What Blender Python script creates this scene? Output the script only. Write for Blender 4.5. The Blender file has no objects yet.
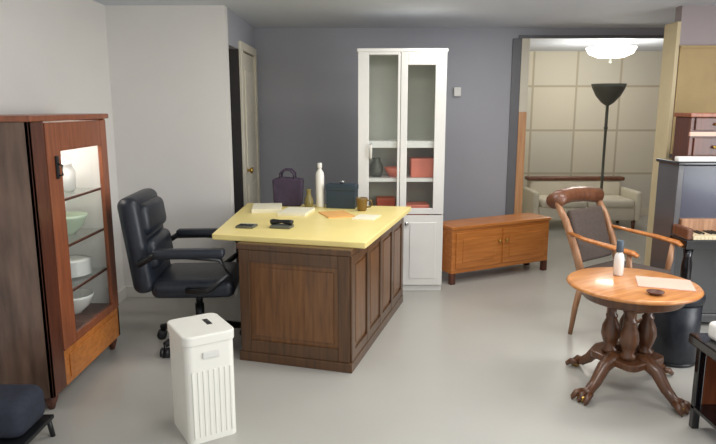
import bpy, bmesh, math, random
from mathutils import Matrix, Vector
random.seed(4)
PI = math.pi
C = bpy.context.scene.collection
sc = bpy.context.scene

# ------------------------------------------------------------------ camera
F_PX, H = 620.0, 1.57
PITCH = math.atan(115 / F_PX)
cam = bpy.data.cameras.new('camera'); cam_o = bpy.data.objects.new('camera', cam); C.objects.link(cam_o)
cam.sensor_width = 36; cam.lens = 36 * F_PX / 716; cam.clip_start = .05
cam_o.location = (0, 0, H); cam_o.rotation_euler = (PI / 2 - PITCH, 0, 0)
sc.camera = cam_o

# ------------------------------------------------------------------ materials
def mat(name, col, rough=.5, metal=0, var=.06, scale=6, bump=0, coat=0, emit=None, es=0, stretch=(1, 1, 1), col2=None, trans=0, spec=.5):
    m = bpy.data.materials.new(name); m.use_nodes = True
    n = m.node_tree.nodes; l = m.node_tree.links
    b = n['Principled BSDF']
    b.inputs['Roughness'].default_value = rough; b.inputs['Metallic'].default_value = metal
    b.inputs['Coat Weight'].default_value = coat; b.inputs['Coat Roughness'].default_value = .12
    b.inputs['Transmission Weight'].default_value = trans
    b.inputs['Specular IOR Level'].default_value = spec
    tc = n.new('ShaderNodeTexCoord'); mp = n.new('ShaderNodeMapping'); mp.inputs['Scale'].default_value = stretch
    nz = n.new('ShaderNodeTexNoise'); nz.inputs['Scale'].default_value = scale; nz.inputs['Detail'].default_value = 5
    l.new(tc.outputs['Object'], mp.inputs['Vector']); l.new(mp.outputs['Vector'], nz.inputs['Vector'])
    r = n.new('ShaderNodeValToRGB')
    c2 = col2 or tuple(min(1, c * (1 + var)) for c in col); c1 = col if col2 else tuple(c * (1 - var) for c in col)
    r.color_ramp.elements[0].position = .32; r.color_ramp.elements[1].position = .68
    r.color_ramp.elements[0].color = (*c1, 1); r.color_ramp.elements[1].color = (*c2, 1)
    l.new(nz.outputs['Fac'], r.inputs['Fac']); l.new(r.outputs['Color'], b.inputs['Base Color'])
    if bump:
        bp = n.new('ShaderNodeBump'); bp.inputs['Strength'].default_value = bump; bp.inputs['Distance'].default_value = .01
        l.new(nz.outputs['Fac'], bp.inputs['Height']); l.new(bp.outputs['Normal'], b.inputs['Normal'])
    if emit:
        b.inputs['Emission Color'].default_value = (*emit, 1); b.inputs['Emission Strength'].default_value = es
    return m
def srgb(r, g, b):
    f = lambda c: (c / 255 / 12.92) if c <= 10 else ((c / 255 + .055) / 1.055) ** 2.4
    return (f(r), f(g), f(b))
def wood(name, a, b, rough=.4, coat=.3, stretch=(14, 14, 1.2)):
    return mat(name, srgb(*a), rough, scale=3, col2=srgb(*b), bump=.05, coat=coat, stretch=stretch)

def glass(name, tint=(.97, .98, .975)):
    m = bpy.data.materials.new(name); m.use_nodes = True
    n = m.node_tree.nodes; l = m.node_tree.links; n.remove(n['Principled BSDF'])
    t = n.new('ShaderNodeBsdfTransparent'); t.inputs['Color'].default_value = (*tint, 1)
    g = n.new('ShaderNodeBsdfGlossy'); g.inputs['Roughness'].default_value = .03
    f = n.new('ShaderNodeFresnel'); f.inputs['IOR'].default_value = 1.45
    x = n.new('ShaderNodeMixShader'); ge = n.new('ShaderNodeNewGeometry'); mu = n.new('ShaderNodeMath'); mu.operation = 'SUBTRACT'; mu.use_clamp = True
    l.new(f.outputs[0], mu.inputs[0]); l.new(ge.outputs['Backfacing'], mu.inputs[1]); l.new(mu.outputs[0], x.inputs[0]); l.new(t.outputs[0], x.inputs[1]); l.new(g.outputs[0], x.inputs[2])
    l.new(x.outputs[0], n['Material Output'].inputs['Surface']); return m

def block_wall(name):
    m = mat(name, srgb(206, 198, 170), .7, var=.05, scale=2)
    n = m.node_tree.nodes; l = m.node_tree.links; b = n['Principled BSDF']
    tc = n.new('ShaderNodeTexCoord'); mp = n.new('ShaderNodeMapping'); mp.inputs['Rotation'].default_value = (PI / 2, 0, 0)
    br = n.new('ShaderNodeTexBrick'); br.offset = 0
    br.inputs['Scale'].default_value = 1; br.inputs['Brick Width'].default_value = .62; br.inputs['Row Height'].default_value = .62
    br.inputs['Mortar Size'].default_value = .018; br.inputs['Mortar Smooth'].default_value = .4
    br.inputs['Color1'].default_value = (*srgb(216, 209, 188), 1); br.inputs['Color2'].default_value = (*srgb(208, 204, 190), 1)
    br.inputs['Mortar'].default_value = (*srgb(184, 174, 150), 1)
    l.new(tc.outputs['Object'], mp.inputs['Vector']); l.new(mp.outputs['Vector'], br.inputs['Vector'])
    l.new(br.outputs['Color'], b.inputs['Base Color']); return m

M = dict(
    white_wall=mat('white_wall', srgb(228, 225, 221), .75, var=.015, scale=2),
    grey_wall=mat('grey_wall', srgb(170, 171, 178), .7, var=.03, scale=1.2),
    ceil=mat('grey_ceiling', srgb(208, 214, 222), .8, var=.03, scale=2),
    mauve=mat('mauve_wall', srgb(168, 156, 156), .75, var=.03, scale=2),
    cream=mat('cream_paint', srgb(224, 217, 198), .5, var=.03),
    cream_wall=block_wall('cream_block_wall'),
    floor=mat('pale_floor', srgb(177, 175, 168), .3, var=.03, scale=1.5, spec=.4),
    trim=mat('white_trim', srgb(222, 220, 214), .45, var=.01),
    darktrim=mat('dark_trim', srgb(112, 112, 116), .5, var=.03),
    white=mat('white_paint', srgb(232, 230, 225), .35, var=.015),
    bin=mat('white_plastic', srgb(238, 236, 226), .35, var=.01),
    black=mat('black_plastic', srgb(24, 25, 28), .4, var=.1),
    blackgloss=mat('black_lacquer', srgb(20, 19, 22), .15, var=.08, coat=.6),
    leather=mat('black_leather', srgb(30, 35, 44), .38, var=.2, scale=30, bump=.15),
    chrome=mat('chrome', srgb(190, 190, 190), .2, 1, var=.02),
    tancream=mat('tan_cream_paint', srgb(206, 190, 152), .6, var=.03),
    peach=wood('peach_wood', (196, 142, 96), (214, 164, 118)),
    sheen_grey=mat('lacquer_sheen_grey', srgb(84, 82, 84), .3, var=.06, coat=.5),  # black lacquer, greyed: reflection on the piano side put into the colour
    passage=mat('passage_shade', srgb(58, 54, 54), .8, var=.05),  # shade inside the passage put into the wall colour
    brass=mat('brass', srgb(196, 160, 84), .3, 1, var=.05),
    walnut=wood('walnut_panel', (94, 60, 30), (124, 82, 44)),
    walnut_dk=wood('walnut_frame', (72, 48, 28), (98, 66, 38)),
    red=wood('mahogany', (126, 70, 44), (156, 90, 58)),
    reddk=wood('dark_mahogany', (74, 38, 26), (100, 54, 36)),
    side=wood('cabinet_side_wood', (74, 54, 44), (122, 96, 80), stretch=(5, 5, .8)),
    honey=wood('honey_oak', (168, 98, 40), (198, 126, 60)),
    chest=wood('orange_pine', (176, 104, 42), (200, 126, 60), stretch=(1.2, 8, 14)),
    table=wood('table_wood', (186, 116, 58), (212, 146, 82), rough=.34, coat=.35, stretch=(1.5, 12, 12)),
    pedestal=wood('pedestal_wood', (74, 44, 26), (106, 66, 38)),
    chairwood=wood('chair_wood', (150, 104, 72), (186, 140, 104)),
    chairdk=wood('crest_wood', (98, 58, 38), (124, 78, 52)),
    yellow=mat('yellow_top', srgb(248, 228, 150), .35, var=.03, scale=4),
    greyfab=mat('charcoal_fabric', srgb(72, 70, 74), .9, var=.12, scale=60, bump=.1),
    darkfab=mat('dark_brown_fabric', srgb(82, 70, 64), .9, var=.12, scale=60, bump=.1),
    navy=mat('navy_panel', srgb(58, 60, 78), .3, var=.15, scale=3, coat=.4),
    navyfab=mat('navy_cloth', srgb(36, 40, 54), .8, var=.15, scale=40, bump=.1),
    keys=mat('ivory', srgb(228, 212, 176), .3, var=.02),
    tan=mat('tan_board', srgb(180, 156, 112), .8, var=.04, scale=8),
    pink=mat('pale_pink', srgb(226, 184, 166), .6, var=.04),
    paper=mat('paper', srgb(240, 234, 208), .7, var=.02),
    orangep=mat('orange_paper', srgb(232, 176, 104), .7, var=.05),
    purple=mat('purple_cloth', srgb(66, 54, 72), .85, var=.15, scale=30, bump=.1),
    teal=mat('dark_teal', srgb(42, 58, 70), .5, var=.1),
    olive=mat('olive_glaze', srgb(128, 116, 66), .3, var=.1),
    brown=mat('brown_glaze', srgb(120, 92, 40), .3, var=.1),
    salmon=mat('salmon_red', srgb(222, 126, 104), .5, var=.08),
    rust=mat('rust_red', srgb(186, 88, 66), .5, var=.08),
    china=mat('white_china', srgb(238, 236, 230), .2, var=.01, coat=.5),
    greenc=mat('pale_green_china', srgb(196, 212, 186), .2, var=.02, coat=.5),
    bluecap=mat('slate_blue', srgb(70, 84, 96), .4, var=.05),
    hutchback=mat('sage_grey', srgb(178, 178, 166), .7, var=.04),
    pewter=mat('dark_pewter', srgb(100, 102, 92), .5, .2, var=.06),
    glow=mat('lit_glass', srgb(250, 245, 235), .4, var=.0, emit=(1, .95, .86), es=3.2),
    glass=glass('clear_glass'),
)

# ------------------------------------------------------------------ mesh helper
class MB:
    def __init__(s, X=None): s.bm = bmesh.new(); s.X = X or Matrix.Identity(4)
    def _merge(s, b, smooth=False):
        for f in b.faces: f.smooth = smooth
        me = bpy.data.meshes.new('tmp'); b.to_mesh(me); b.free(); me.transform(s.X); s.bm.from_mesh(me); bpy.data.meshes.remove(me)
    def box(s, lo, hi, bev=.004, rot=None, seg=2):
        b = bmesh.new(); c = [(a + d) / 2 for a, d in zip(lo, hi)]; z = [abs(d - a) for a, d in zip(lo, hi)]
        bmesh.ops.create_cube(b, size=1, matrix=Matrix.Diagonal((*z, 1)))
        bev = min(bev, min(z) * .45)
        if bev > 0: bmesh.ops.bevel(b, geom=b.edges[:], offset=bev, segments=seg, profile=.5, affect='EDGES')
        m = Matrix.Translation(c) @ (rot.to_4x4() if rot else Matrix.Identity(4)); b.transform(m)
        s._merge(b, bev > .012); return s
    def prism(s, poly, z0, z1, bev=.004, axis='z', seg=2):
        b = bmesh.new(); n = len(poly)
        a = [b.verts.new((p[0], p[1], z0)) for p in poly]; t = [b.verts.new((p[0], p[1], z1)) for p in poly]
        b.faces.new(a[::-1]); b.faces.new(t)
        for i in range(n): b.faces.new((a[i], a[(i + 1) % n], t[(i + 1) % n], t[i]))
        bmesh.ops.recalc_face_normals(b, faces=b.faces[:])
        if bev: bmesh.ops.bevel(b, geom=b.edges[:], offset=bev, segments=seg, profile=.5, affect='EDGES')
        if axis == 'y': b.transform(Matrix.Rotation(PI / 2, 4, 'X'))          # (x, y, z) -> (x, -z, y)
        if axis == 'x': b.transform(Matrix(((0, 0, 1, 0), (1, 0, 0, 0), (0, 1, 0, 0), (0, 0, 0, 1))))  # poly=(y,z)
        s._merge(b); return s
    def tube(s, pts, r, n=12, flat=1.0):
        pts = [Vector(p) for p in pts]; rs = r if isinstance(r, (list, tuple)) else [r] * len(pts)
        b = bmesh.new(); rings = []
        for i, p in enumerate(pts):
            d = (pts[min(i + 1, len(pts) - 1)] - pts[max(i - 1, 0)]).normalized()
            up = Vector((0, 0, 1)) if abs(d.z) < .95 else Vector((0, 1, 0))
            u = d.cross(up).normalized(); v = u.cross(d).normalized()
            rings.append([b.verts.new(p + (u * math.cos(a) + v * math.sin(a) * flat) * rs[i]) for a in [2 * PI * k / n for k in range(n)]])
        for A, B in zip(rings, rings[1:]):
            for k in range(n): b.faces.new((A[k], A[(k + 1) % n], B[(k + 1) % n], B[k]))
        b.faces.new(rings[0][::-1]); b.faces.new(rings[-1])
        bmesh.ops.recalc_face_normals(b, faces=b.faces[:]); s._merge(b, True); return s
    def lathe(s, prof, c=(0, 0, 0), n=32, sy=1.0):
        b = bmesh.new(); rings = []
        for r, z in prof:
            rings.append([b.verts.new((c[0] + max(r, .0004) * math.cos(2 * PI * k / n), c[1] + sy * max(r, .0004) * math.sin(2 * PI * k / n), c[2] + z)) for k in range(n)])
        for A, B in zip(rings, rings[1:]):
            for k in range(n): b.faces.new((A[k], A[(k + 1) % n], B[(k + 1) % n], B[k]))
        b.faces.new(rings[0][::-1]); b.faces.new(rings[-1])
        bmesh.ops.recalc_face_normals(b, faces=b.faces[:]); s._merge(b, True); return s
    def build(s, name, m, parent=None, label=None):
        me = bpy.data.meshes.new(name); s.bm.to_mesh(me); s.bm.free()
        o = bpy.data.objects.new(name, me); C.objects.link(o); me.materials.append(m)
        if parent: o.parent = parent
        if label: o['label'] = label
        return o

def thing(name, label, cat, loc=(0, 0, 0), rz=0, group=None):
    o = bpy.data.objects.new(name, None); C.objects.link(o); o.empty_display_size = .05
    o.location = loc; o.rotation_euler = (0, 0, rz); o['label'] = label; o['category'] = cat
    if group: o['group'] = group
    return o
def tag(o, label, cat, loc=None, rz=0, group=None):
    o['label'] = label; o['category'] = cat
    if group: o['group'] = group
    if loc: o.location = loc; o.rotation_euler = (0, 0, rz)
    return o
def struct(name, mb, m, parent=None):
    o = mb.build(name, m, parent)
    o['kind'] = 'structure'; return o
def copy_tree(o, parent=None):
    c = o.copy(); C.objects.link(c)
    if parent: c.parent = parent
    for ch in [x for x in bpy.data.objects if x.parent == o]: copy_tree(ch, c)
    return c
def RX(a): return Matrix.Rotation(a, 3, 'X')
def RY(a): return Matrix.Rotation(a, 3, 'Y')
def RZ(a): return Matrix.Rotation(a, 3, 'Z')

# ------------------------------------------------------------------ the room
CZ = 2.34
XL, XR, XJ, XD = -1.95, 4.6, -1.03, 1.66      # left wall, right wall, jog, doorway to far room
YS, YB, YF = 5.0, 6.4, 9.0                    # white return wall, grey wall, far wall
Y0 = -1.6
struct('floor', MB().box((XL - .15, Y0, -.1), (XR + .15, YF + .15, 0), 0), M['floor'])
struct('ceiling', MB().box((XL - .15, Y0, CZ), (XR + .15, YF + .15, CZ + .1), 0), M['ceil'])
struct('wall_left', MB().box((XL - .15, Y0, 0), (XL, YS, CZ), 0), M['white_wall'])
struct('wall_back_left', MB().box((XL - .15, YS, 0), (XJ, YS + .1, CZ), 0), M['white_wall'])
# jog wall faces right: a dark open passage, then a cream door in its casing
DH = 2.06
w = MB()
w.box((XJ - .1, YS + .1, DH), (XJ, YB, CZ), 0)
w.box((XJ - .1, YB - .12, 0), (XJ, YB, DH), 0)
struct('wall_inner', w, M['grey_wall'])
struct('wall_passage_end', MB().box((XJ - .1, YS + .52, 0), (XJ, YS + .6, DH), 0), M['passage'])
w = MB()
w.box((XL, YS + .1, 0), (XL + .05, YB, CZ), 0); w.box((XL, YS + .55, 0), (XJ - .1, YS + .6, CZ), 0); w.box((XJ - .12, YS + .6, 0), (XJ - .1, YB, CZ), 0)
struct('wall_passage', w, M['passage'])
d = thing('door_1', 'cream panelled door beside the dark passage', 'door', (XJ + .005, YS + .6, 0)); d['kind'] = 'structure'
p = MB().box((-.04, .0, .01), (.0, .68, DH - .01), .003)
struct('door_leaf', p, M['cream'], d)
p = MB()
for z0, z1 in ((.15, .85), (.98, 1.9)): p.box((.0, .12, z0), (.012, .56, z1), .008)
struct('door_panel', p, M['cream'], d)
struct('door_knob', MB().lathe([(.0, 0), (.012, .0), (.012, .03), (.028, .045), (.028, .06), (.0, .07)]), M['brass'], d)
k = [o for o in bpy.data.objects if o.name == 'door_knob'][0]; k.rotation_euler = (0, PI / 2, 0); k.location = (.0, .07, 1.0)
p = MB(); p.box((XJ, YS + .52, 0), (XJ + .025, YS + .61, DH + .07), .004); p.box((XJ, YB - .13, 0), (XJ + .025, YB - .05, DH + .07), .004)
p.box((XJ, YS + .61, DH), (XJ + .025, YB - .13, DH + .07), .004)
struct('trim_1', p, M['cream'])
struct('wall_back', MB().box((XJ - .1, YB, 0), (XD, YB + .12, CZ), 0), M['grey_wall'])
p = MB(); p.box((XD, YB, CZ - .07), (XR, YB + .12, CZ), 0); struct('wall_header', p, M['grey_wall'])
p = MB(); p.box((XD - .06, YB - .02, CZ - .1), (XR, YB, CZ - .07), .003); struct('trim_2', p, M['darktrim'])
struct('trim_3', MB().box((XD - .03, YB - .021, 0), (XD + .05, YB, 1.52), .004), M['peach'])
struct('trim_6', MB().box((XD - .03, YB - .021, 1.52), (XD + .05, YB, CZ - .1), .004), M['cream'])
struct('trim_4', MB().box((XD - .12, YB - .015, 0), (XD - .03, YB, CZ - .1), .004), M['darktrim'])
struct('wall_far', MB().box((XD - .5, YF, 0), (XR, YF + .12, CZ), 0), M['cream_wall'])
struct('wall_far_left', MB().box((XD - .5, YB + .12, 0), (XD - .4, YF, CZ), 0), M['cream'])
struct('wall_right', MB().box((XR, Y0, 0), (XR + .15, YF, CZ), 0), M['mauve'])
XP, YP = 2.50, 5.0
struct('wall_partition', MB().box((XP, YP, 0), (XR, YP + .1, CZ), 0), M['mauve'])
struct('trim_5', MB().box((XP - .03, YP - .01, 0), (XP, YP + .2, CZ - .12), .004), M['tancream'])
p = MB(); p.box((XJ + .001, YB - .015, 0), (XD - .12, YB, .1), .004); struct('baseboard_back', p, M['darktrim'])
p = MB(); p.box((XL, YS - .015, 0), (XJ, YS, .1), .004); struct('baseboard_back_left', p, M['trim'])
p = MB(); p.box((XL, Y0, 0), (XL + .015, YS - .015, .1), .004); struct('baseboard_left', p, M['trim'])
p = MB(); p.box((XD - .4, YF - .02, 0), (XR, YF, .12), .004); struct('baseboard_far', p, M['cream'])
# small thermostat on the grey wall
t = thing('thermostat', 'small white thermostat on the grey wall beside the white cabinet', 'thermostat', (1.0, YB, 1.72))
MB().box((-.035, -.02, -.045), (.035, 0, .045), .006).build('housing', M['china'], t)
MB().lathe([(.0, 0), (.025, 0), (.022, .012), (0, .012)]).build('dial', M['chrome'], t).rotation_euler = (PI / 2, 0, 0)
t.children[-1].location = (0, -.019, 0)

# ------------------------------------------------------------------ tall glazed cabinet on the left
t = thing('curio_cabinet', 'tall reddish-brown wooden cabinet with a glass door of white china', 'cabinet', (-1.93, 3.0, 0))
D, W, Hc = .35, .92, 1.53        # local: x depth (front at +D), y width, z
p = MB(); p.box((0, 0, .08), (D, .025, Hc - .03), .003); p.build('side_panel', M['side'], t, 'dark brown side panel')
MB().box((0, W - .025, .08), (D, W, Hc - .03), .003).build('side_panel', M['red'], t)
MB().box((0, .025, .08), (.012, W - .025, Hc - .03), 0).build('back_panel', M['white'], t, 'pale back panel')
MB().box((.013, W - .031, .1), (D - .03, W - .0255, Hc - .04), 0).build('lining', M['white'], t, 'pale inner lining')
p = MB(); p.box((-.0, -.015, Hc - .03), (D + .02, W + .015, Hc), .006); p.build('top', M['red'], t)
MB().box((.0, .025, .08), (D - .02, W - .025, .1), 0).build('bottom', M['red'], t)
p = MB(); p.box((D - .02, 0, .08), (D, .15, Hc - .03), .003); p.build('corner_stile', M['reddk'], t, 'dark red corner stile')
shz = (.31, .55, .81, 1.07)
MB().box((.013, .026, .29), (D - .03, W - .032, .31), .002).build('shelf', M['reddk'], t)
for z in shz[1:]:
    o = MB().box((.013, .026, z - .008), (D - .05, W - .032, z), 0).build('shelf', M['glass'], t, 'clear glass shelf')
    MB().box((D - .05, .026, z - .012), (D - .036, W - .032, z + .002), .002).build('shelf_lip', M['reddk'], o, 'dark wooden lip')
p = MB(); p.box((D - .02, .15, .08), (D, W, .275), .003); p.box((D, .2, .11), (D + .008, W - .06, .245), .006); p.build('lower_panel', M['chest'], t, 'orange-brown lower panel')
dr = MB(); dr.box((D - .022, .155, .28), (D + .004, .30, Hc - .04), .003); dr.box((D - .022, W - .09, .28), (D + .004, W - .003, Hc - .04), .003)
dr.box((D - .022, .30, Hc - .19), (D + .004, W - .09, Hc - .04), .003); dr.box((D - .022, .30, .28), (D + .004, W - .09, .325), .003)
door = dr.build('door', M['red'], t)
MB().box((D - .012, .30, .325), (D - .006, W - .09, Hc - .19), 0).build('door_glass', M['glass'], door)
p = MB(); p.box((D + .004, .225, 1.2), (D + .016, .25, 1.32), .004); p.tube([(D + .01, .237, 1.28), (D + .035, .237, 1.27), (D + .035, .237, 1.22), (D + .01, .237, 1.215)], .006); p.build('latch', M['black'], door)
for x in (.04, D - .04):
    for y in (.05, W - .05): MB().lathe([(.015, 0), (.024, .03), (.034, .06), (.03, .085)], (x, y, 0), 16).build('foot', M['reddk'], t)
# china on the shelves
def china(kind, label, x, y, z, m='china', sc_=1):
    mb = MB()
    pr = dict(
        plates=[(.04, 0)] + [q for i in range(7) for q in ((.085, .006 + i * .012), (.1, .012 + i * .012))] + [(.06, .088), (0, .084)],
        bowl=[(.035, 0), (.04, .01), (.075, .04), (.095, .085), (.1, .1), (.092, .1), (.07, .045), (0, .03)],
        vase=[(.04, 0), (.06, .04), (.07, .09), (.045, .14), (.03, .17), (.042, .2), (.034, .2), (0, .19)],
        jar=[(.05, 0), (.065, .02), (.07, .12), (.05, .155), (.055, .16), (.045, .185), (.012, .19), (.014, .21), (0, .215)])[kind]
    mb.lathe([(r * sc_, h * sc_) for r, h in pr], n=24)
    nm = dict(plates='plate_stack', bowl='china_bowl', vase='china_vase', jar='lidded_jar')[kind]
    return tag(mb.build(nm, M[m]), label, {'plates': 'plates', 'bowl': 'bowl', 'vase': 'vase', 'jar': 'jar'}[kind], (-1.93 + x, 3.0 + y, z), group='white china in the glass cabinet')
china('jar', 'white lidded jar on the top shelf of the glass cabinet', .165, .70, shz[3])
china('bowl', 'pale green china bowl on the second shelf of the glass cabinet', .165, .70, shz[2], 'greenc', 1.2)
china('plates', 'stack of white plates on the third shelf of the glass cabinet', .165, .70, shz[1], sc_=1.2)
china('bowl', 'white china bowl on the lowest shelf of the glass cabinet', .165, .70, shz[0], sc_=1.2)

# ------------------------------------------------------------------ low footstool at the lower left corner
t = thing('footstool', 'low black footstool with a navy cushion in front of the cabinet', 'stool', (-1.74, 2.64, 0))
sx, sy = .27, .14
f = MB(); f.box((-sx, -sy, .09), (sx, sy, .11), .004); f.build('frame', M['black'], t)
for x in (-1, 1):
    for y in (-1, 1): MB().tube([(x * (sx - .02), y * (sy - .02), .095), (x * (sx - .01), y * (sy - .01), 0)], .012).build('leg', M['black'], t)
MB().box((-sx + .01, -sy + .01, .11), (sx - .01, sy - .01, .29), .06, seg=5).build('cushion', M['navyfab'], t, 'navy cushion')

# ------------------------------------------------------------------ office chair
def rpt(c, pts): return [tuple(Vector(c) + Vector(q)) for q in pts]
t = thing('office_chair', 'black leather office armchair with padded arms beside the wooden desk', 'chair', (-1.06, 3.98, 0), .06)
# local: faces +x
MB().box((-.25, -.26, .385), (.27, .26, .505), .05, seg=5).build('seat', M['leather'], t)
b = MB()
b.box((-.39, -.27, .42), (-.26, .27, 1.03), .055, RY(-.13), 5)
br = b.build('backrest', M['leather'], t)
h = MB(); h.box((-.34, -.22, .56), (-.20, .22, .76), .05, RY(-.13), 4); h.box((-.375, -.22, .78), (-.235, .22, .98), .05, RY(-.13), 4); h.build('cushion', M['leather'], br)
for s in (-1, 1):
    a = MB(); a.tube([(-.30, s * .28, .62), (-.20, s * .31, .68), (.0, s * .32, .68), (.2, s * .32, .66), (.25, s * .32, .56), (.12, s * .31, .46), (-.02, s * .28, .45)], .02, 10)
    arm = a.build('arm', M['black'], t)
    MB().box((-.2, s * .32 - .04, .67), (.23, s * .32 + .04, .725), .02, seg=4).build('arm_pad', M['leather'], arm)
MB().lathe([(.1, .40), (.1, .42), (0, .42)][::1] and [(.03, .12), (.03, .28), (.022, .28), (.022, .37), (.11, .375), (.11, .395), (0, .395)]).build('gas_lift', M['black'], t)
for i in range(5):
    a = 2 * PI * i / 5 + .3; e = (math.cos(a) * .3, math.sin(a) * .3)
    lg = MB().tube([(0, 0, .13), (e[0] * .5, e[1] * .5, .115), (e[0], e[1], .085)], [.04, .028, .02], 10).build('leg', M['black'], t)
    q = MB(Matrix.Translation((e[0], e[1], .032)) @ Matrix.Rotation(a + .5, 4, 'Z') @ Matrix.Rotation(PI / 2, 4, 'X'))
    q.lathe([(.012, -.028), (.032, -.026), (.032, -.008), (.01, -.006), (.01, .006), (.032, .008), (.032, .026), (.012, .028)], n=20)
    q.X = Matrix.Identity(4); q.tube([(e[0], e[1], .03), (e[0], e[1], .085)], .009, 8)
    q.build('caster', M['black'], lg)

# ------------------------------------------------------------------ white waste bin
t = thing('waste_bin', 'tall white plastic waste bin with rounded corners in front of the desk', 'bin', (-.765, 2.86, 0), math.radians(32))
def rrect(hx, hy, r, n=6):
    return [(cx + r * math.cos(a), cy + r * math.sin(a)) for cx, cy, a0 in ((hx - r, hy - r, 0), (-hx + r, hy - r, PI / 2), (-hx + r, -hy + r, PI), (hx - r, -hy + r, 1.5 * PI)) for a in [a0 + PI / 2 * i / n for i in range(n + 1)]]
p = MB(); p.prism(rrect(.12, .145, .035), 0, .49, 0)
for i in range(8): p.box((-.095 + i * .026, -.149, .03), (-.085 + i * .026, -.143, .36), .002)
p.build('bin_body', M['bin'], t)
p = MB(); p.prism(rrect(.127, .152, .04), .485, .535, .008); p.build('lid', M['bin'], t)
MB().box((.03, -.02, .533), (.055, .06, .5375), .001).build('slot', M['black'], t, 'dark slot in the lid')
MB().box((-.04, -.155, .42), (.04, -.144, .45), .003).build('handle', M['trim'], t)

# ------------------------------------------------------------------ desk
DX, DY, DA = -.048, 3.508, math.radians(16.2)
t = thing('desk', 'large walnut panelled desk with a pale yellow top', 'desk', (DX, DY, 0))
R = Matrix.Rotation(-DA, 4, 'Z')
L, Wd, Ht = 1.44, .71, .745
def xy(p): return (p[0] - DX, p[1] - DY)
top = [xy(q) for q in ((-.915, 3.80), (.045, 3.545), (.425, 4.885), (-.915, 5.065))]
MB().prism(top, .752, .79, .006).build('desktop', M['yellow'], t, 'pale yellow desktop')
ins = [(-.62, .03), (-.03, .0)]
p = MB(R); p.box((-Wd - .015, -.012, .715), (.012, L + .01, .752), .006); p.build('top_moulding', M['walnut_dk'], t)
p = MB(R); p.box((-Wd, 0, .06), (0, .46, .715), .003); ped = p.build('pedestal', M['walnut'], t)
p = MB(R); p.box((-Wd, L - .46, .06), (0, L, .715), .003); ped2 = p.build('pedestal', M['walnut'], t)
p = MB(R); p.box((-.03, .46, .06), (0, L - .46, .715), .002); p.build('modesty_panel', M['walnut'], t)
p = MB(R); p.box((-Wd - .012, -.02, 0), (.018, L, .06), .004); p.build('plinth', M['walnut_dk'], t)
# end panel facing the room: frame and raised field
p = MB(R)
for a, b_ in ((-Wd, -Wd + .07), (-.07, 0)): p.box((a, -.012, .06), (b_, 0, .715), .004)
p.box((-Wd + .07, -.012, .06), (-.07, 0, .14), .004); p.box((-Wd + .07, -.012, .64), (-.07, 0, .715), .004)
p.build('end_frame', M['walnut_dk'], t)
p = MB(R); p.box((-Wd + .1, -.008, .17), (-.1, 0, .61), .008); p.build('end_field', M['walnut'], t)
# long side: pilasters and raised fields
for i in range(5):
    y = i * (L - .07) / 4
    p = MB(R); p.box((0, y, .06), (.014, y + .07, .715), .004); p.build('pilaster', M['walnut_dk'], t)
    if i < 4:
        y1 = y + .07; y2 = (i + 1) * (L - .07) / 4
        p = MB(R); p.box((0, y1 + .03, .15), (.009, y2 - .03, .64), .006); p.build('side_field', M['walnut'], t)
p = MB(R); p.box((0, .0, .06), (.012, L, .12), .003); p.box((0, 0, .665), (.012, L, .715), .003); p.build('side_rail', M['walnut_dk'], t)
# drawers on the kneehole side
for y0 in (.03, L - .43):
    for k, (z0, z1) in enumerate(((.09, .32), (.335, .52), (.535, .70))):
        p = MB(R); p.box((-Wd - .014, y0, z0), (-Wd, y0 + .40, z1), .004); dw = p.build('drawer', M['walnut'], t)
        p = MB(R); p.tube([(-Wd - .012, y0 + .15, (z0 + z1) / 2), (-Wd - .035, y0 + .16, (z0 + z1) / 2), (-Wd - .035, y0 + .24, (z0 + z1) / 2), (-Wd - .012, y0 + .25, (z0 + z1) / 2)], .006, 8); p.build('handle', M['brass'], dw)
p = MB(); q = xy((-.86, 4.99)); p.box((q[0], q[1] - .35, 0), (q[0] + .04, q[1], .752), .003); p.build('support_panel', M['walnut_dk'], t)

TZ = .79
def on_desk(mb, name, m, label, cat, x, y, rz=0, group=None):
    return tag(mb.build(name, M[m]), label, cat, (x, y, TZ), rz, group)
# tall white bottle
t = thing('white_bottle', 'tall slim white bottle at the back of the yellow desktop', 'bottle', (-.30, 4.86, TZ))
MB().lathe([(.028, 0), (.034, .01), (.034, .25), (.03, .275), (.014, .30), (.014, .31)]).build('bottle_body', M['china'], t)
MB().lathe([(.016, .308), (.018, .312), (.018, .345), (.014, .35), (0, .35)]).build('cap', M['white'], t)
# purple tote
t = thing('tote_bag', 'dark purple tote bag standing at the back of the desk', 'bag', (-.56, 4.93, TZ), -.1)
b = MB(); b.prism([(-.11, 0), (.11, 0), (.125, .22), (.06, .225), (-.06, .23), (-.12, .215)], -.05, .05, .015, 'y', 3); b.build('bag_body', M['purple'], t)
for y in (-.04, .04): MB().tube([(-.06, y, .20), (-.055, y, .26), (-.025, y, .29), (.025, y, .29), (.055, y, .26), (.06, y, .20)], .008, 8).build('strap', M['purple'], t)
# teal box
t = thing('storage_box', 'dark teal lidded box at the back of the desk beside white bottle', 'box', (-.125, 4.84, TZ), -.2)
MB().box((-.115, -.06, 0), (.115, .06, .15), .006).build('box_body', M['teal'], t)
MB().box((-.12, -.065, .14), (.12, .065, .185), .006).build('lid', M['teal'], t)
MB().lathe([(.012, .183), (.012, .19), (.02, .2), (.02, .21), (0, .215)]).build('knob', M['chrome'], t)
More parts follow.
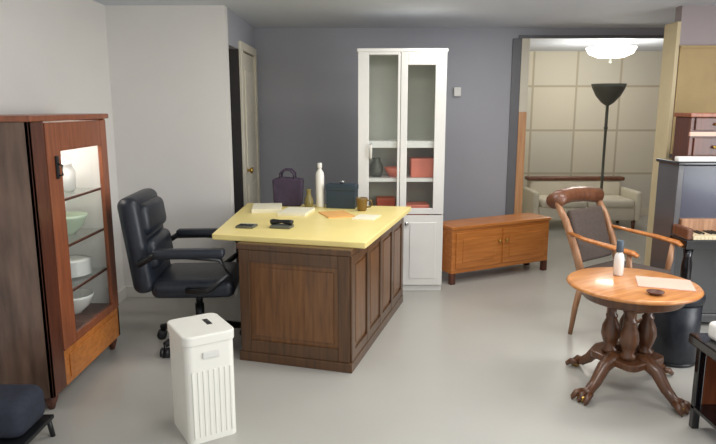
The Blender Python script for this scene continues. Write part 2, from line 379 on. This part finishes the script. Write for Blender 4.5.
# cup, olive vase
t = thing('brown_cup', 'small brown ceramic cup near the right rear edge of the desktop', 'cup', (.03, 4.68, TZ))
MB().lathe([(.03, 0), (.036, .01), (.044, .09), (.045, .1), (.039, .1), (.034, .02), (0, .012)]).build('cup_body', M['brown'], t)
MB().tube([(.04, 0, .08), (.07, 0, .08), (.078, 0, .05), (.065, 0, .03), (.036, 0, .028)], .006, 8).build('handle', M['brown'], t)
on_desk(MB().lathe([(.025, 0), (.036, .03), (.034, .07), (.018, .1), (.016, .14), (.024, .15), (.018, .15), (0, .13)]), 'bud_vase', 'olive', 'small olive bud vase left of the tall white bottle', 'vase', -.385, 4.80)
# papers and gadgets
def sheet(w, h, th): return MB().box((-w / 2, -h / 2, 0), (w / 2, h / 2, th), .001)
on_desk(sheet(.22, .30, .03), 'paper_stack', 'paper', 'thick stack of white papers at the left rear of the desktop', 'papers', -.70, 4.72, .1)
on_desk(sheet(.21, .28, .022), 'paper_stack', 'paper', 'thinner white paper stack right of the thick stack on desktop', 'papers', -.46, 4.58, -.2)
on_desk(sheet(.20, .26, .008), 'envelope', 'orangep', 'orange envelope lying at the middle of the yellow desktop', 'envelope', -.16, 4.50, .35)
on_desk(sheet(.16, .2, .006), 'note_card', 'paper', 'cream note card right of the orange envelope', 'card', .06, 4.38, -.3)
t = thing('calculator', 'dark calculator lying left on the front of the desktop', 'calculator', (-.735, 4.02, TZ), -.2)
MB().box((-.06, -.05, 0), (.06, .05, .016), .004).build('body', M['pewter'], t)
MB().box((-.05, .022, .0155), (.05, .042, .018), .001).build('display', M['hutchback'], t)
p = MB()
for i in range(4):
    for j in range(3): p.box((-.048 + i * .026, -.042 + j * .02, .0155), (-.03 + i * .026, -.028 + j * .02, .02), .001)
p.build('keypad', M['black'], t)
t = thing('telephone', 'dark desk telephone handset lying right of the calculator', 'telephone', (-.50, 4.00, TZ), -.25)
MB().box((-.07, -.045, 0), (.07, .045, .02), .006).build('cradle', M['pewter'], t)
MB().tube([(-.075, 0, .034), (-.06, 0, .038), (0, 0, .042), (.06, 0, .038), (.075, 0, .034)], [.018, .018, .011, .018, .018], 10).build('handset', M['black'], t)

# ------------------------------------------------------------------ white display cabinet
t = thing('display_cabinet', 'tall white display cabinet with glazed doors behind the desk', 'cabinet', (0.0, 5.16, 0))
w_, d_, h_ = .72, .36, 2.035
p = MB(); p.box((0, .02, .05), (.02, d_, h_ - .03), .002); p.box((w_ - .02, .02, .05), (w_, d_, h_ - .03), .002); p.build('side_panel', M['white'], t)
MB().box((.02, d_ - .012, .05), (w_ - .02, d_, h_ - .03), 0).build('back_panel', M['hutchback'], t, 'sage grey back panel')
MB().box((-.008, .0, h_ - .03), (w_ + .008, d_, h_), .006).build('top', M['white'], t)
MB().box((0.0, .03, 0), (w_, d_, .05), .003).build('plinth', M['white'], t)
for z in (.66, .98, 1.29): MB().box((.02, .035, z - (.055 if z > 1.2 else .03)), (w_ - .02, d_ - .012, z), .002).build('shelf', M['white'], t)
def hdoor(x0, x1, z0, z1, st, top_, bot, hinge):
    p = MB(); p.box((x0, 0, z0), (x0 + st[0], .022, z1), .003); p.box((x1 - st[1], 0, z0), (x1, .022, z1), .003)
    p.box((x0 + st[0], 0, z1 - top_), (x1 - st[1], .022, z1), .003); p.box((x0 + st[0], 0, z0), (x1 - st[1], .022, z0 + bot), .003)
    o = p.build('glass_door', M['white'], t)
    MB().box((x0 + st[0] - .003, .009, z0 + bot), (x1 - st[1] + .003, .013, z1 - top_), 0).build('door_glass', M['glass'], o); return o
d1 = hdoor(0, .345, .68, h_ - .03, (.09, .02), .02, .05, 0)
d2 = hdoor(.35, w_, .68, h_ - .03, (.055, .09), .1, .05, 0)
MB().tube([(.105, -.001, 1.15), (.105, -.03, 1.16), (.105, -.03, 1.26), (.105, -.001, 1.27)], .011, 10).build('handle', M['china'], d1)
for x0, x1 in ((0, .373), (.379, w_)):
    p = MB(); p.box((x0, 0, .06), (x1, .022, .67), .003); o = p.build('lower_door', M['white'], t)
    MB().box((x0 + .06, -.008, .12), (x1 - .06, .0, .61), .006).build('raised_panel', M['white'], o)
    MB().lathe([(.008, 0), (.008, .012), (.016, .02), (.016, .028), (0, .032)]).build('knob', M['chrome'], o)
    k = [c for c in o.children if c.name.startswith('knob')][0]; k.rotation_euler = (PI / 2, 0, 0); k.location = ((x1 - .03) if x0 == 0 else x0 + .03, 0.0, .6)
def in_cab(mb, name, m, label, cat, x, y, z, rz=0): return tag(mb.build(name, M[m]), label, cat, (x, 5.14 + y, z), rz)
in_cab(MB().box((-.1, -.09, 0), (.1, .09, .16), .008), 'salmon_crate', 'salmon', 'tall salmon red box behind the right glass door of the white cabinet', 'box', .55, .22, .98)
in_cab(MB().box((-.11, -.1, 0), (.11, .1, .09), .006), 'salmon_box', 'salmon', 'salmon box on the lower glazed shelf of the white cabinet', 'box', .50, .17, .66)
in_cab(MB().box((-.08, -.08, 0), (.08, .08, .14), .006), 'red_tin', 'rust', 'rust red tin behind the left glass door of the white cabinet', 'tin', .24, .2, .66)
in_cab(MB().lathe([(.04, 0), (.06, .05), (.055, .1), (.03, .14), (.036, .16), (.028, .16), (0, .15)]), 'dark_vase', 'pewter', 'dark vase behind the left glass door of the white cabinet', 'vase', .16, .2, .98)
in_cab(MB().lathe([(.035, 0), (.07, .04), (.085, .08), (.078, .08), (.06, .04), (0, .02)]), 'salmon_bowl', 'salmon', 'salmon bowl beside the dark vase in the white cabinet', 'bowl', .31, .2, .98)

# ------------------------------------------------------------------ low orange chest
a = math.atan2(5.848 - 5.334, 1.821 - .821)
t = thing('low_chest', 'low orange-brown wooden chest against the grey wall', 'chest', (.83, 5.34, 0), a)
cw, cd, ch = 1.16, .30, .53
MB().box((.01, .015, .10), (cw - .01, cd, ch - .03), .004).build('body', M['chest'], t)
MB().box((0, 0, ch - .03), (cw, cd + .005, ch), .006).build('lid', M['chest'], t)
for x in (0.01, cw - .06):
    for y in (.015, cd - .05): MB().box((x, y, 0), (x + .05, y + .045, .10), .004).build('leg', M['reddk'], t)
for i in range(2):
    x0 = .05 + i * (cw - .1) / 2; x1 = x0 + (cw - .1) / 2 - .02
    o = MB().box((x0, .003, .14), (x1, .015, ch - .06), .005).build('door', M['chest'], t)
    MB().box((x0 + .07, -.004, .2), (x1 - .07, .003, ch - .12), .004).build('door_field', M['chest'], o)
    k = MB().lathe([(.008, 0), (.008, .012), (.015, .018), (.015, .026), (0, .03)], n=16).build('knob', M['brass'], o)
    k.rotation_euler = (PI / 2, 0, 0); k.location = ((x1 - .03) if i == 0 else x0 + .03, .004, .36)

# ------------------------------------------------------------------ far room: ceiling lamp, floor lamp
t = thing('ceiling_lamp', 'wide white glass bowl ceiling lamp shining in the far room', 'lamp', (3.0, 7.6, CZ))
MB().lathe([(.10, 0), (.10, -.025), (.04, -.03), (.02, -.05), (.02, -.075), (0, -.075)][::-1]).build('canopy', M['chrome'], t)
MB().lathe([(.0, -.20), (.15, -.19), (.25, -.15), (.285, -.085), (.28, -.075), (.22, -.075), (0, -.075)], n=40).build('glass_bowl', M['glow'], t)
MB().lathe([(0, -.255), (.012, -.25), (.02, -.235), (.012, -.215), (.024, -.205), (.024, -.195), (0, -.195)]).build('finial', M['pewter'], t)
t = thing('floor_lamp', 'tall dark torchiere floor lamp in front of the cream wall', 'lamp', (2.985, 7.55, 0))
MB().lathe([(.15, 0), (.15, .015), (.12, .03), (.03, .045), (.018, .07), (0, .07)]).build('base', M['pewter'], t)
MB().lathe([(.016, .05), (.016, .7), (.026, .72), (.016, .74), (.016, 1.3), (.026, 1.32), (.018, 1.34), (.018, 1.6), (0, 1.6)], n=16).build('pole', M['pewter'], t)
MB().lathe([(.02, 1.585), (.07, 1.62), (.14, 1.70), (.185, 1.79), (.2, 1.84), (.19, 1.84), (.13, 1.71), (.06, 1.64), (0, 1.63)], n=36).build('lamp_shade', M['pewter'], t)

# ------------------------------------------------------------------ piano
PX, PY = 2.215, 4.11
t = thing('upright_piano', 'black upright piano with a cream keyboard at the right edge', 'piano', (PX, PY, 0))
W = 1.48; PT = 1.20
MB().box((0, .17, .03), (.04, .46, PT - .025), .004).build('side_panel', M['sheen_grey'], t)
MB().box((W - .04, .17, .03), (W, .46, PT - .025), .004).build('side_panel', M['blackgloss'], t)
MB().box((.04, .42, .05), (W - .04, .46, PT - .025), .003).build('back_panel', M['blackgloss'], t)
MB().box((-.02, .14, PT - .025), (W + .02, .47, PT), .008).build('lid', M['blackgloss'], t)
MB().box((.04, .20, .76), (W - .04, .23, PT - .03), .004).build('upper_panel', M['navy'], t, 'navy tinted front panel')
MB().box((.04, .20, .09), (W - .04, .23, .62), .004).build('lower_panel', M['blackgloss'], t)
MB().box((.04, .19, .03), (W - .04, .25, .09), .003).build('bottom_rail', M['blackgloss'], t)
MB().box((0, -.02, .62), (W, .20, .685), .006).build('keybed', M['blackgloss'], t)
for x in (0, W - .06): MB().box((x, -.02, .685), (x + .045, .2, .765), .012).build('key_cheek', M['chairdk'], t)
p = MB(); kx = .05; n = 52; kw = (W - .115) / n
for i in range(n): p.box((kx + i * kw + .0006, -.012, .686), (kx + (i + 1) * kw - .0006, .15, .712), .002, seg=1)
p.build('white_keys', M['keys'], t, 'cream piano keys')
p = MB()
for i in range(n - 1):
    if i % 7 in (0, 2, 3, 5, 6): p.box((kx + (i + 1) * kw - .006, .05, .712), (kx + (i + 1) * kw + .006, .15, .723), .002, seg=1)
p.build('black_keys', M['black'], t)
MB().box((.046, .15, .686), (W - .061, .20, .80), .006).build('fallboard', M['chairwood'], t, 'light tan wooden fallboard')
for x in (.02, W - .06):
    MB().lathe([(.03, .06), (.035, .1), (.022, .16), (.03, .3), (.035, .5), (.026, .56), (.034, .62), (0, .62)], (x + .02, .02, 0), 20).build('leg', M['blackgloss'], t)
    MB().box((x - .015, -.02, 0.0), (x + .055, .24, .06), .006).build('toe_block', M['blackgloss'], t)
for i in range(3): MB().box((W / 2 - .1 + i * .08, .1, .05), (W / 2 - .07 + i * .08, .21, .062), .004).build('pedal', M['brass'], t)
MB().box((.04, .24, .03), (W - .04, .42, .05), 0).build('bottom_board', M['blackgloss'], t)
# wooden chest of two drawers on the piano
t = thing('drawer_chest', 'small reddish-brown two-drawer chest standing on the piano', 'chest', (PX + .09, PY + .22, PT))
MB().box((0, .02, 0.0), (.62, .23, .30), .004).build('case', M['reddk'], t)
MB().box((-.012, .005, .30), (.632, .24, .33), .006).build('top', M['red'], t)
MB().box((-.006, .0, .17), (.626, .02, .20), .004).build('band', M['pink'], t, 'pale pink band')
for z0, z1 in ((.03, .16), (.21, .295)):
    o = MB().box((.03, .008, z0), (.59, .02, z1), .004).build('drawer', M['reddk'], t)
    for x in (.17, .45):
        k = MB().lathe([(.006, 0), (.006, .01), (.012, .014), (.012, .02), (0, .023)], n=14).build('knob', M['brass'], o); k.rotation_euler = (PI / 2, 0, 0); k.location = (x, .009, (z0 + z1) / 2)
# white strip: sheen of the piano top put into shape and colour
o = MB().box((-.03, .0, 0), (.9, .06, .035), .008).build('sheen_strip', M['white']); tag(o, 'pale strip added as sheen along the front of the piano top', 'strip', (PX + .01, PY + .142, PT))
# tan board on the partition wall
t = thing('notice_board', 'large plain tan board on the mauve wall above the piano', 'board', (2.505, YP - .001, 1.2))
MB().box((.0, -.02, 0), (1.6, 0, .84), .003).build('board_panel', M['tan'], t)
p = MB(); p.box((0, -.03, .0), (1.6, -.02, .02), .003); p.box((0, -.03, .82), (1.6, -.02, .84), .003); p.build('board_trim', M['tan'], t)

# ------------------------------------------------------------------ black ottoman beyond the table
t = thing('ottoman', 'black padded drum ottoman on the floor beyond the round table', 'ottoman', (1.98, 3.70, 0))
MB().lathe([(.13, .02), (.145, .03), (.145, .38), (.13, .39), (0, .39)]).build('body', M['leather'], t)
MB().lathe([(.13, .385), (.152, .395), (.158, .43), (.145, .465), (.1, .48), (0, .484)]).build('cushion', M['leather'], t)
MB().lathe([(.135, 0), (.14, .005), (.14, .022), (0, .022)]).build('base', M['black'], t)

# ------------------------------------------------------------------ beige settee in the far room
t = thing('settee', 'low beige settee with a brown wooden rail by the cream wall', 'settee', (2.95, 8.15, 0))
MB().box((-.62, -.28, .12), (.62, .30, .30), .03, seg=3).build('seat_base', M['cream'], t)
for x in (-.6, .005): MB().box((x, -.30, .29), (x + .595, .2, .40), .04, seg=4).build('seat_cushion', M['cream'], t)
MB().box((-.62, .2, .28), (.62, .34, .60), .04, seg=4).build('backrest', M['cream'], t)
MB().box((-.66, .19, .59), (.66, .36, .64), .015).build('top_rail', M['chairdk'], t, 'brown wooden top rail')
for x in (-.70, .62): MB().box((x, -.28, .12), (x + .08, .33, .50), .03, seg=3).build('arm', M['cream'], t)
for x in (-.63, .63):
    for y in (-.22, .26): MB().tube([(x, y, .13), (x, y, 0)], [.028, .02]).build('leg', M['chairdk'], t)

# ------------------------------------------------------------------ wooden armchair behind the table
t = thing('wooden_armchair', 'reclining wooden armchair with a dark padded back behind the round table', 'chair', (1.82, 4.09, 0), math.radians(36))
# local: faces -y
MB().box((-.23, -.24, .40), (.23, .22, .44), .012).build('seat_frame', M['chairwood'], t)
MB().box((-.21, -.22, .435), (.21, .2, .49), .022, seg=4).build('seat', M['darkfab'], t, 'dark padded seat')
for x in (-1, 1):
    MB().tube([(x * .21, .18, .42), (x * .22, .22, .2), (x * .23, .24, 0)], [.022, .02, .015]).build('leg', M['chairwood'], t)
    MB().tube([(x * .21, -.2, .42), (x * .215, -.21, 0)], [.022, .015]).build('leg', M['chairwood'], t)
    MB().tube([(x * .22, .18, .42), (x * .23, .24, .6), (x * .235, .33, .80), (x * .24, .42, .93)], [.022, .022, .02, .018], flat=1.3).build('back_post', M['chairwood'], t)
    MB().tube([(x * .235, .30, .72), (x * .27, .15, .70), (x * .28, -.05, .685), (x * .27, -.2, .67), (x * .265, -.23, .655)], [.018, .022, .026, .028, .02], flat=.6).build('arm', M['honey'], t, 'orange-brown arm')
    MB().tube([(x * .225, -.16, .42), (x * .25, -.17, .55), (x * .265, -.17, .67)], [.016, .02, .014]).build('arm_post', M['chairwood'], t)
p = MB()
p.tube([(-.26, .41, .925), (-.13, .45, .94), (0, .46, .945), (.13, .45, .94), (.26, .41, .925)], .062, 14, .9)
p.build('crest_rail', M['chairdk'], t)
MB().box((-.19, .265, .5), (.19, .315, .87), .022, RX(-.32), 4).build('back_pad', M['darkfab'], t, 'dark padded back')
for y in (-.2,): MB().tube([(-.21, y, .2), (.21, y, .2)], .011).build('stretcher', M['chairwood'], t)

# ------------------------------------------------------------------ round pedestal table
TX, TY = 1.515, 3.30
t = thing('round_table', 'small round wooden pedestal table with claw feet and glossy top', 'table', (TX, TY, 0), math.radians(30))
MB().lathe([(0, .59), (.32, .59), (.34, .597), (.348, .607), (.34, .617), (.33, .62), (0, .62)], n=64).build('tabletop', M['table'], t)
MB().lathe([(0, .53), (.255, .53), (.265, .54), (.27, .58), (.28, .592), (0, .592)], n=48).build('apron', M['pedestal'], t)
MB().prism(rrect(.15, .15, .05), .17, .21, .008).build('lower_platform', M['pedestal'], t)
MB().prism(rrect(.15, .15, .05), .50, .533, .008).build('upper_platform', M['pedestal'], t)
for i in range(4):
    a = PI / 4 + i * PI / 2; c = (.105 * math.cos(a), .085 * math.sin(a), 0)
    MB().lathe([(.03, .205), (.042, .215), (.042, .235), (.028, .245), (.04, .28), (.052, .32), (.046, .37), (.028, .41), (.032, .42), (.032, .43), (.022, .44), (.026, .48), (.036, .505), (0, .505)], c, 20).build('column', M['pedestal'], t)
MB().lathe([(.03, .16), (.05, .2), (.03, .26), (.035, .36), (.025, .5), (0, .5)], n=20).build('centre_post', M['pedestal'], t)
for i in range(4):
    a = i * PI / 2
    def q(r, z): return (r * math.cos(a), r * math.sin(a), z)
    lg = MB().tube([q(.05, .19), q(.12, .2), q(.19, .165), q(.25, .09), q(.30, .05), q(.335, .045)], [.035, .042, .036, .03, .026, .03], 12).build('leg', M['pedestal'], t)
    p = MB()
    for s in (-.35, 0, .35):
        ca = a + s * .5
        def r_(r, z, off): return (r * math.cos(a) - off * math.sin(a), r * math.sin(a) + off * math.cos(a), z)
        p.tube([r_(.315, .045, s * .07), r_(.35, .04, s * .11), r_(.375, .018, s * .12), r_(.378, .004, s * .12)], [.018, .018, .014, .004], 8)
    p.build('claw', M['pedestal'], lg)
    MB().lathe([(0, 0), (.015, .002), (.028, .018), (.026, .036), (0, .046)], (q(.345, 0)[0], q(.345, 0)[1], 0), 14).build('ball', M['brass'], lg)
TT = .62
t = thing('white_flask', 'small white bottle with slate blue cap on the round table', 'bottle', (1.495, 3.45, TT))
MB().lathe([(.024, 0), (.028, .006), (.028, .10), (.022, .125), (.014, .135), (.014, .14)]).build('bottle_body', M['china'], t)
MB().lathe([(.019, .137), (.02, .14), (.02, .2), (.016, .205), (0, .205)]).build('cap', M['bluecap'], t, 'slate blue cap')
o = MB().box((-.14, -.11, 0), (.14, .11, .005), .001).build('placemat', M['pink']); tag(o, 'pale pink placemat on the right half of the round table', 'placemat', (1.675, 3.27, TT), -.35)
t = thing('small_dish', 'tiny dark dish lying on the front of the round table', 'dish', (1.53, 3.07, TT))
MB().lathe([(.02, 0), (.03, .004), (.042, .014), (.044, .018), (.04, .018), (.028, .007), (0, .005)]).build('dish_body', M['reddk'], t)

# ------------------------------------------------------------------ black side bench at the right edge
t = thing('side_bench', 'black wooden bench with a reddish-brown side panel at right edge', 'bench', (1.655, 2.60, 0), .0)
MB().box((-.03, -.02, .43), (.75, .30, .48), .008).build('seat', M['blackgloss'], t)
for x in (.0, .69):
    for y in (.0, .235): MB().box((x, y, 0), (x + .035, y + .035, .43), .004).build('leg', M['blackgloss'], t)
MB().box((.04, .01, .12), (.685, .02, .42), .003).build('front_panel', M['red'], t, 'reddish-brown front panel')
MB().box((.035, .255, .12), (.69, .265, .42), .003).build('rear_panel', M['red'], t, 'reddish-brown rear panel')
MB().box((.0, .0, .1), (.725, .27, .12), .003).build('lower_shelf', M['blackgloss'], t)
o = MB().box((-.1, -.07, 0), (.1, .07, .09), .025, seg=4).build('folded_towel', M['white']); tag(o, 'thick folded white towel on the black bench at right edge', 'towel', (1.775, 2.77, .48), .1)

# ------------------------------------------------------------------ light
def area(name, loc, sx, sy, e, col=(1, .975, .94), rot=(0, 0, 0)):
    l = bpy.data.lights.new(name, 'AREA'); l.shape = 'RECTANGLE'; l.size = sx; l.size_y = sy; l.energy = e; l.color = col
    o = bpy.data.objects.new(name, l); C.objects.link(o); o.location = loc; o.rotation_euler = rot; return o
area('ceiling_fill_front', (.9, 1.4, CZ - .02), 1.2, .6, 34)  # unseen fill under the ceiling, no fixture built
area('ceiling_fill_right', (2.3, 3.4, CZ - .02), 1.2, .4, 24)  # unseen fill over the right side, no fixture
area('ceiling_fill_desk', (.4, 3.6, CZ - .02), 1.2, .3, 18)  # unseen fill over the desk, no fixture
area('ceiling_fill_rear', (1.1, 5.0, CZ - .02), 1.2, .3, 14)  # added to brighten the rear of the room, no fixture
area('right_fill', (XR - .05, 1.2, 1.3), 1.6, 2.6, 120, (.95, .98, 1), (0, PI / 2, 0))  # added fill from the right to brighten the left wall, no window there
area('cabinet_fill', (-1.74, 3.5, 1.49), .2, .5, 4.0, (1, .97, .92))  # added to brighten the cabinet interior, no lamp built
l = bpy.data.lights.new('lamp_bulb', 'POINT'); l.energy = 48; l.color = (1, .95, .87); l.shadow_soft_size = .2
o = bpy.data.objects.new('lamp_bulb', l); C.objects.link(o); o.location = (3.0, 7.6, 1.95)
W_ = bpy.data.worlds.new('world'); sc.world = W_; W_.use_nodes = True
bg = W_.node_tree.nodes['Background']; bg.inputs['Color'].default_value = (.93, .96, 1, 1); bg.inputs['Strength'].default_value = .8

sc.view_settings.view_transform = 'Standard'; sc.view_settings.look = 'None'
sc.view_settings.gamma = 1; sc.view_settings.use_curve_mapping = False; sc.view_settings.exposure = 0.0
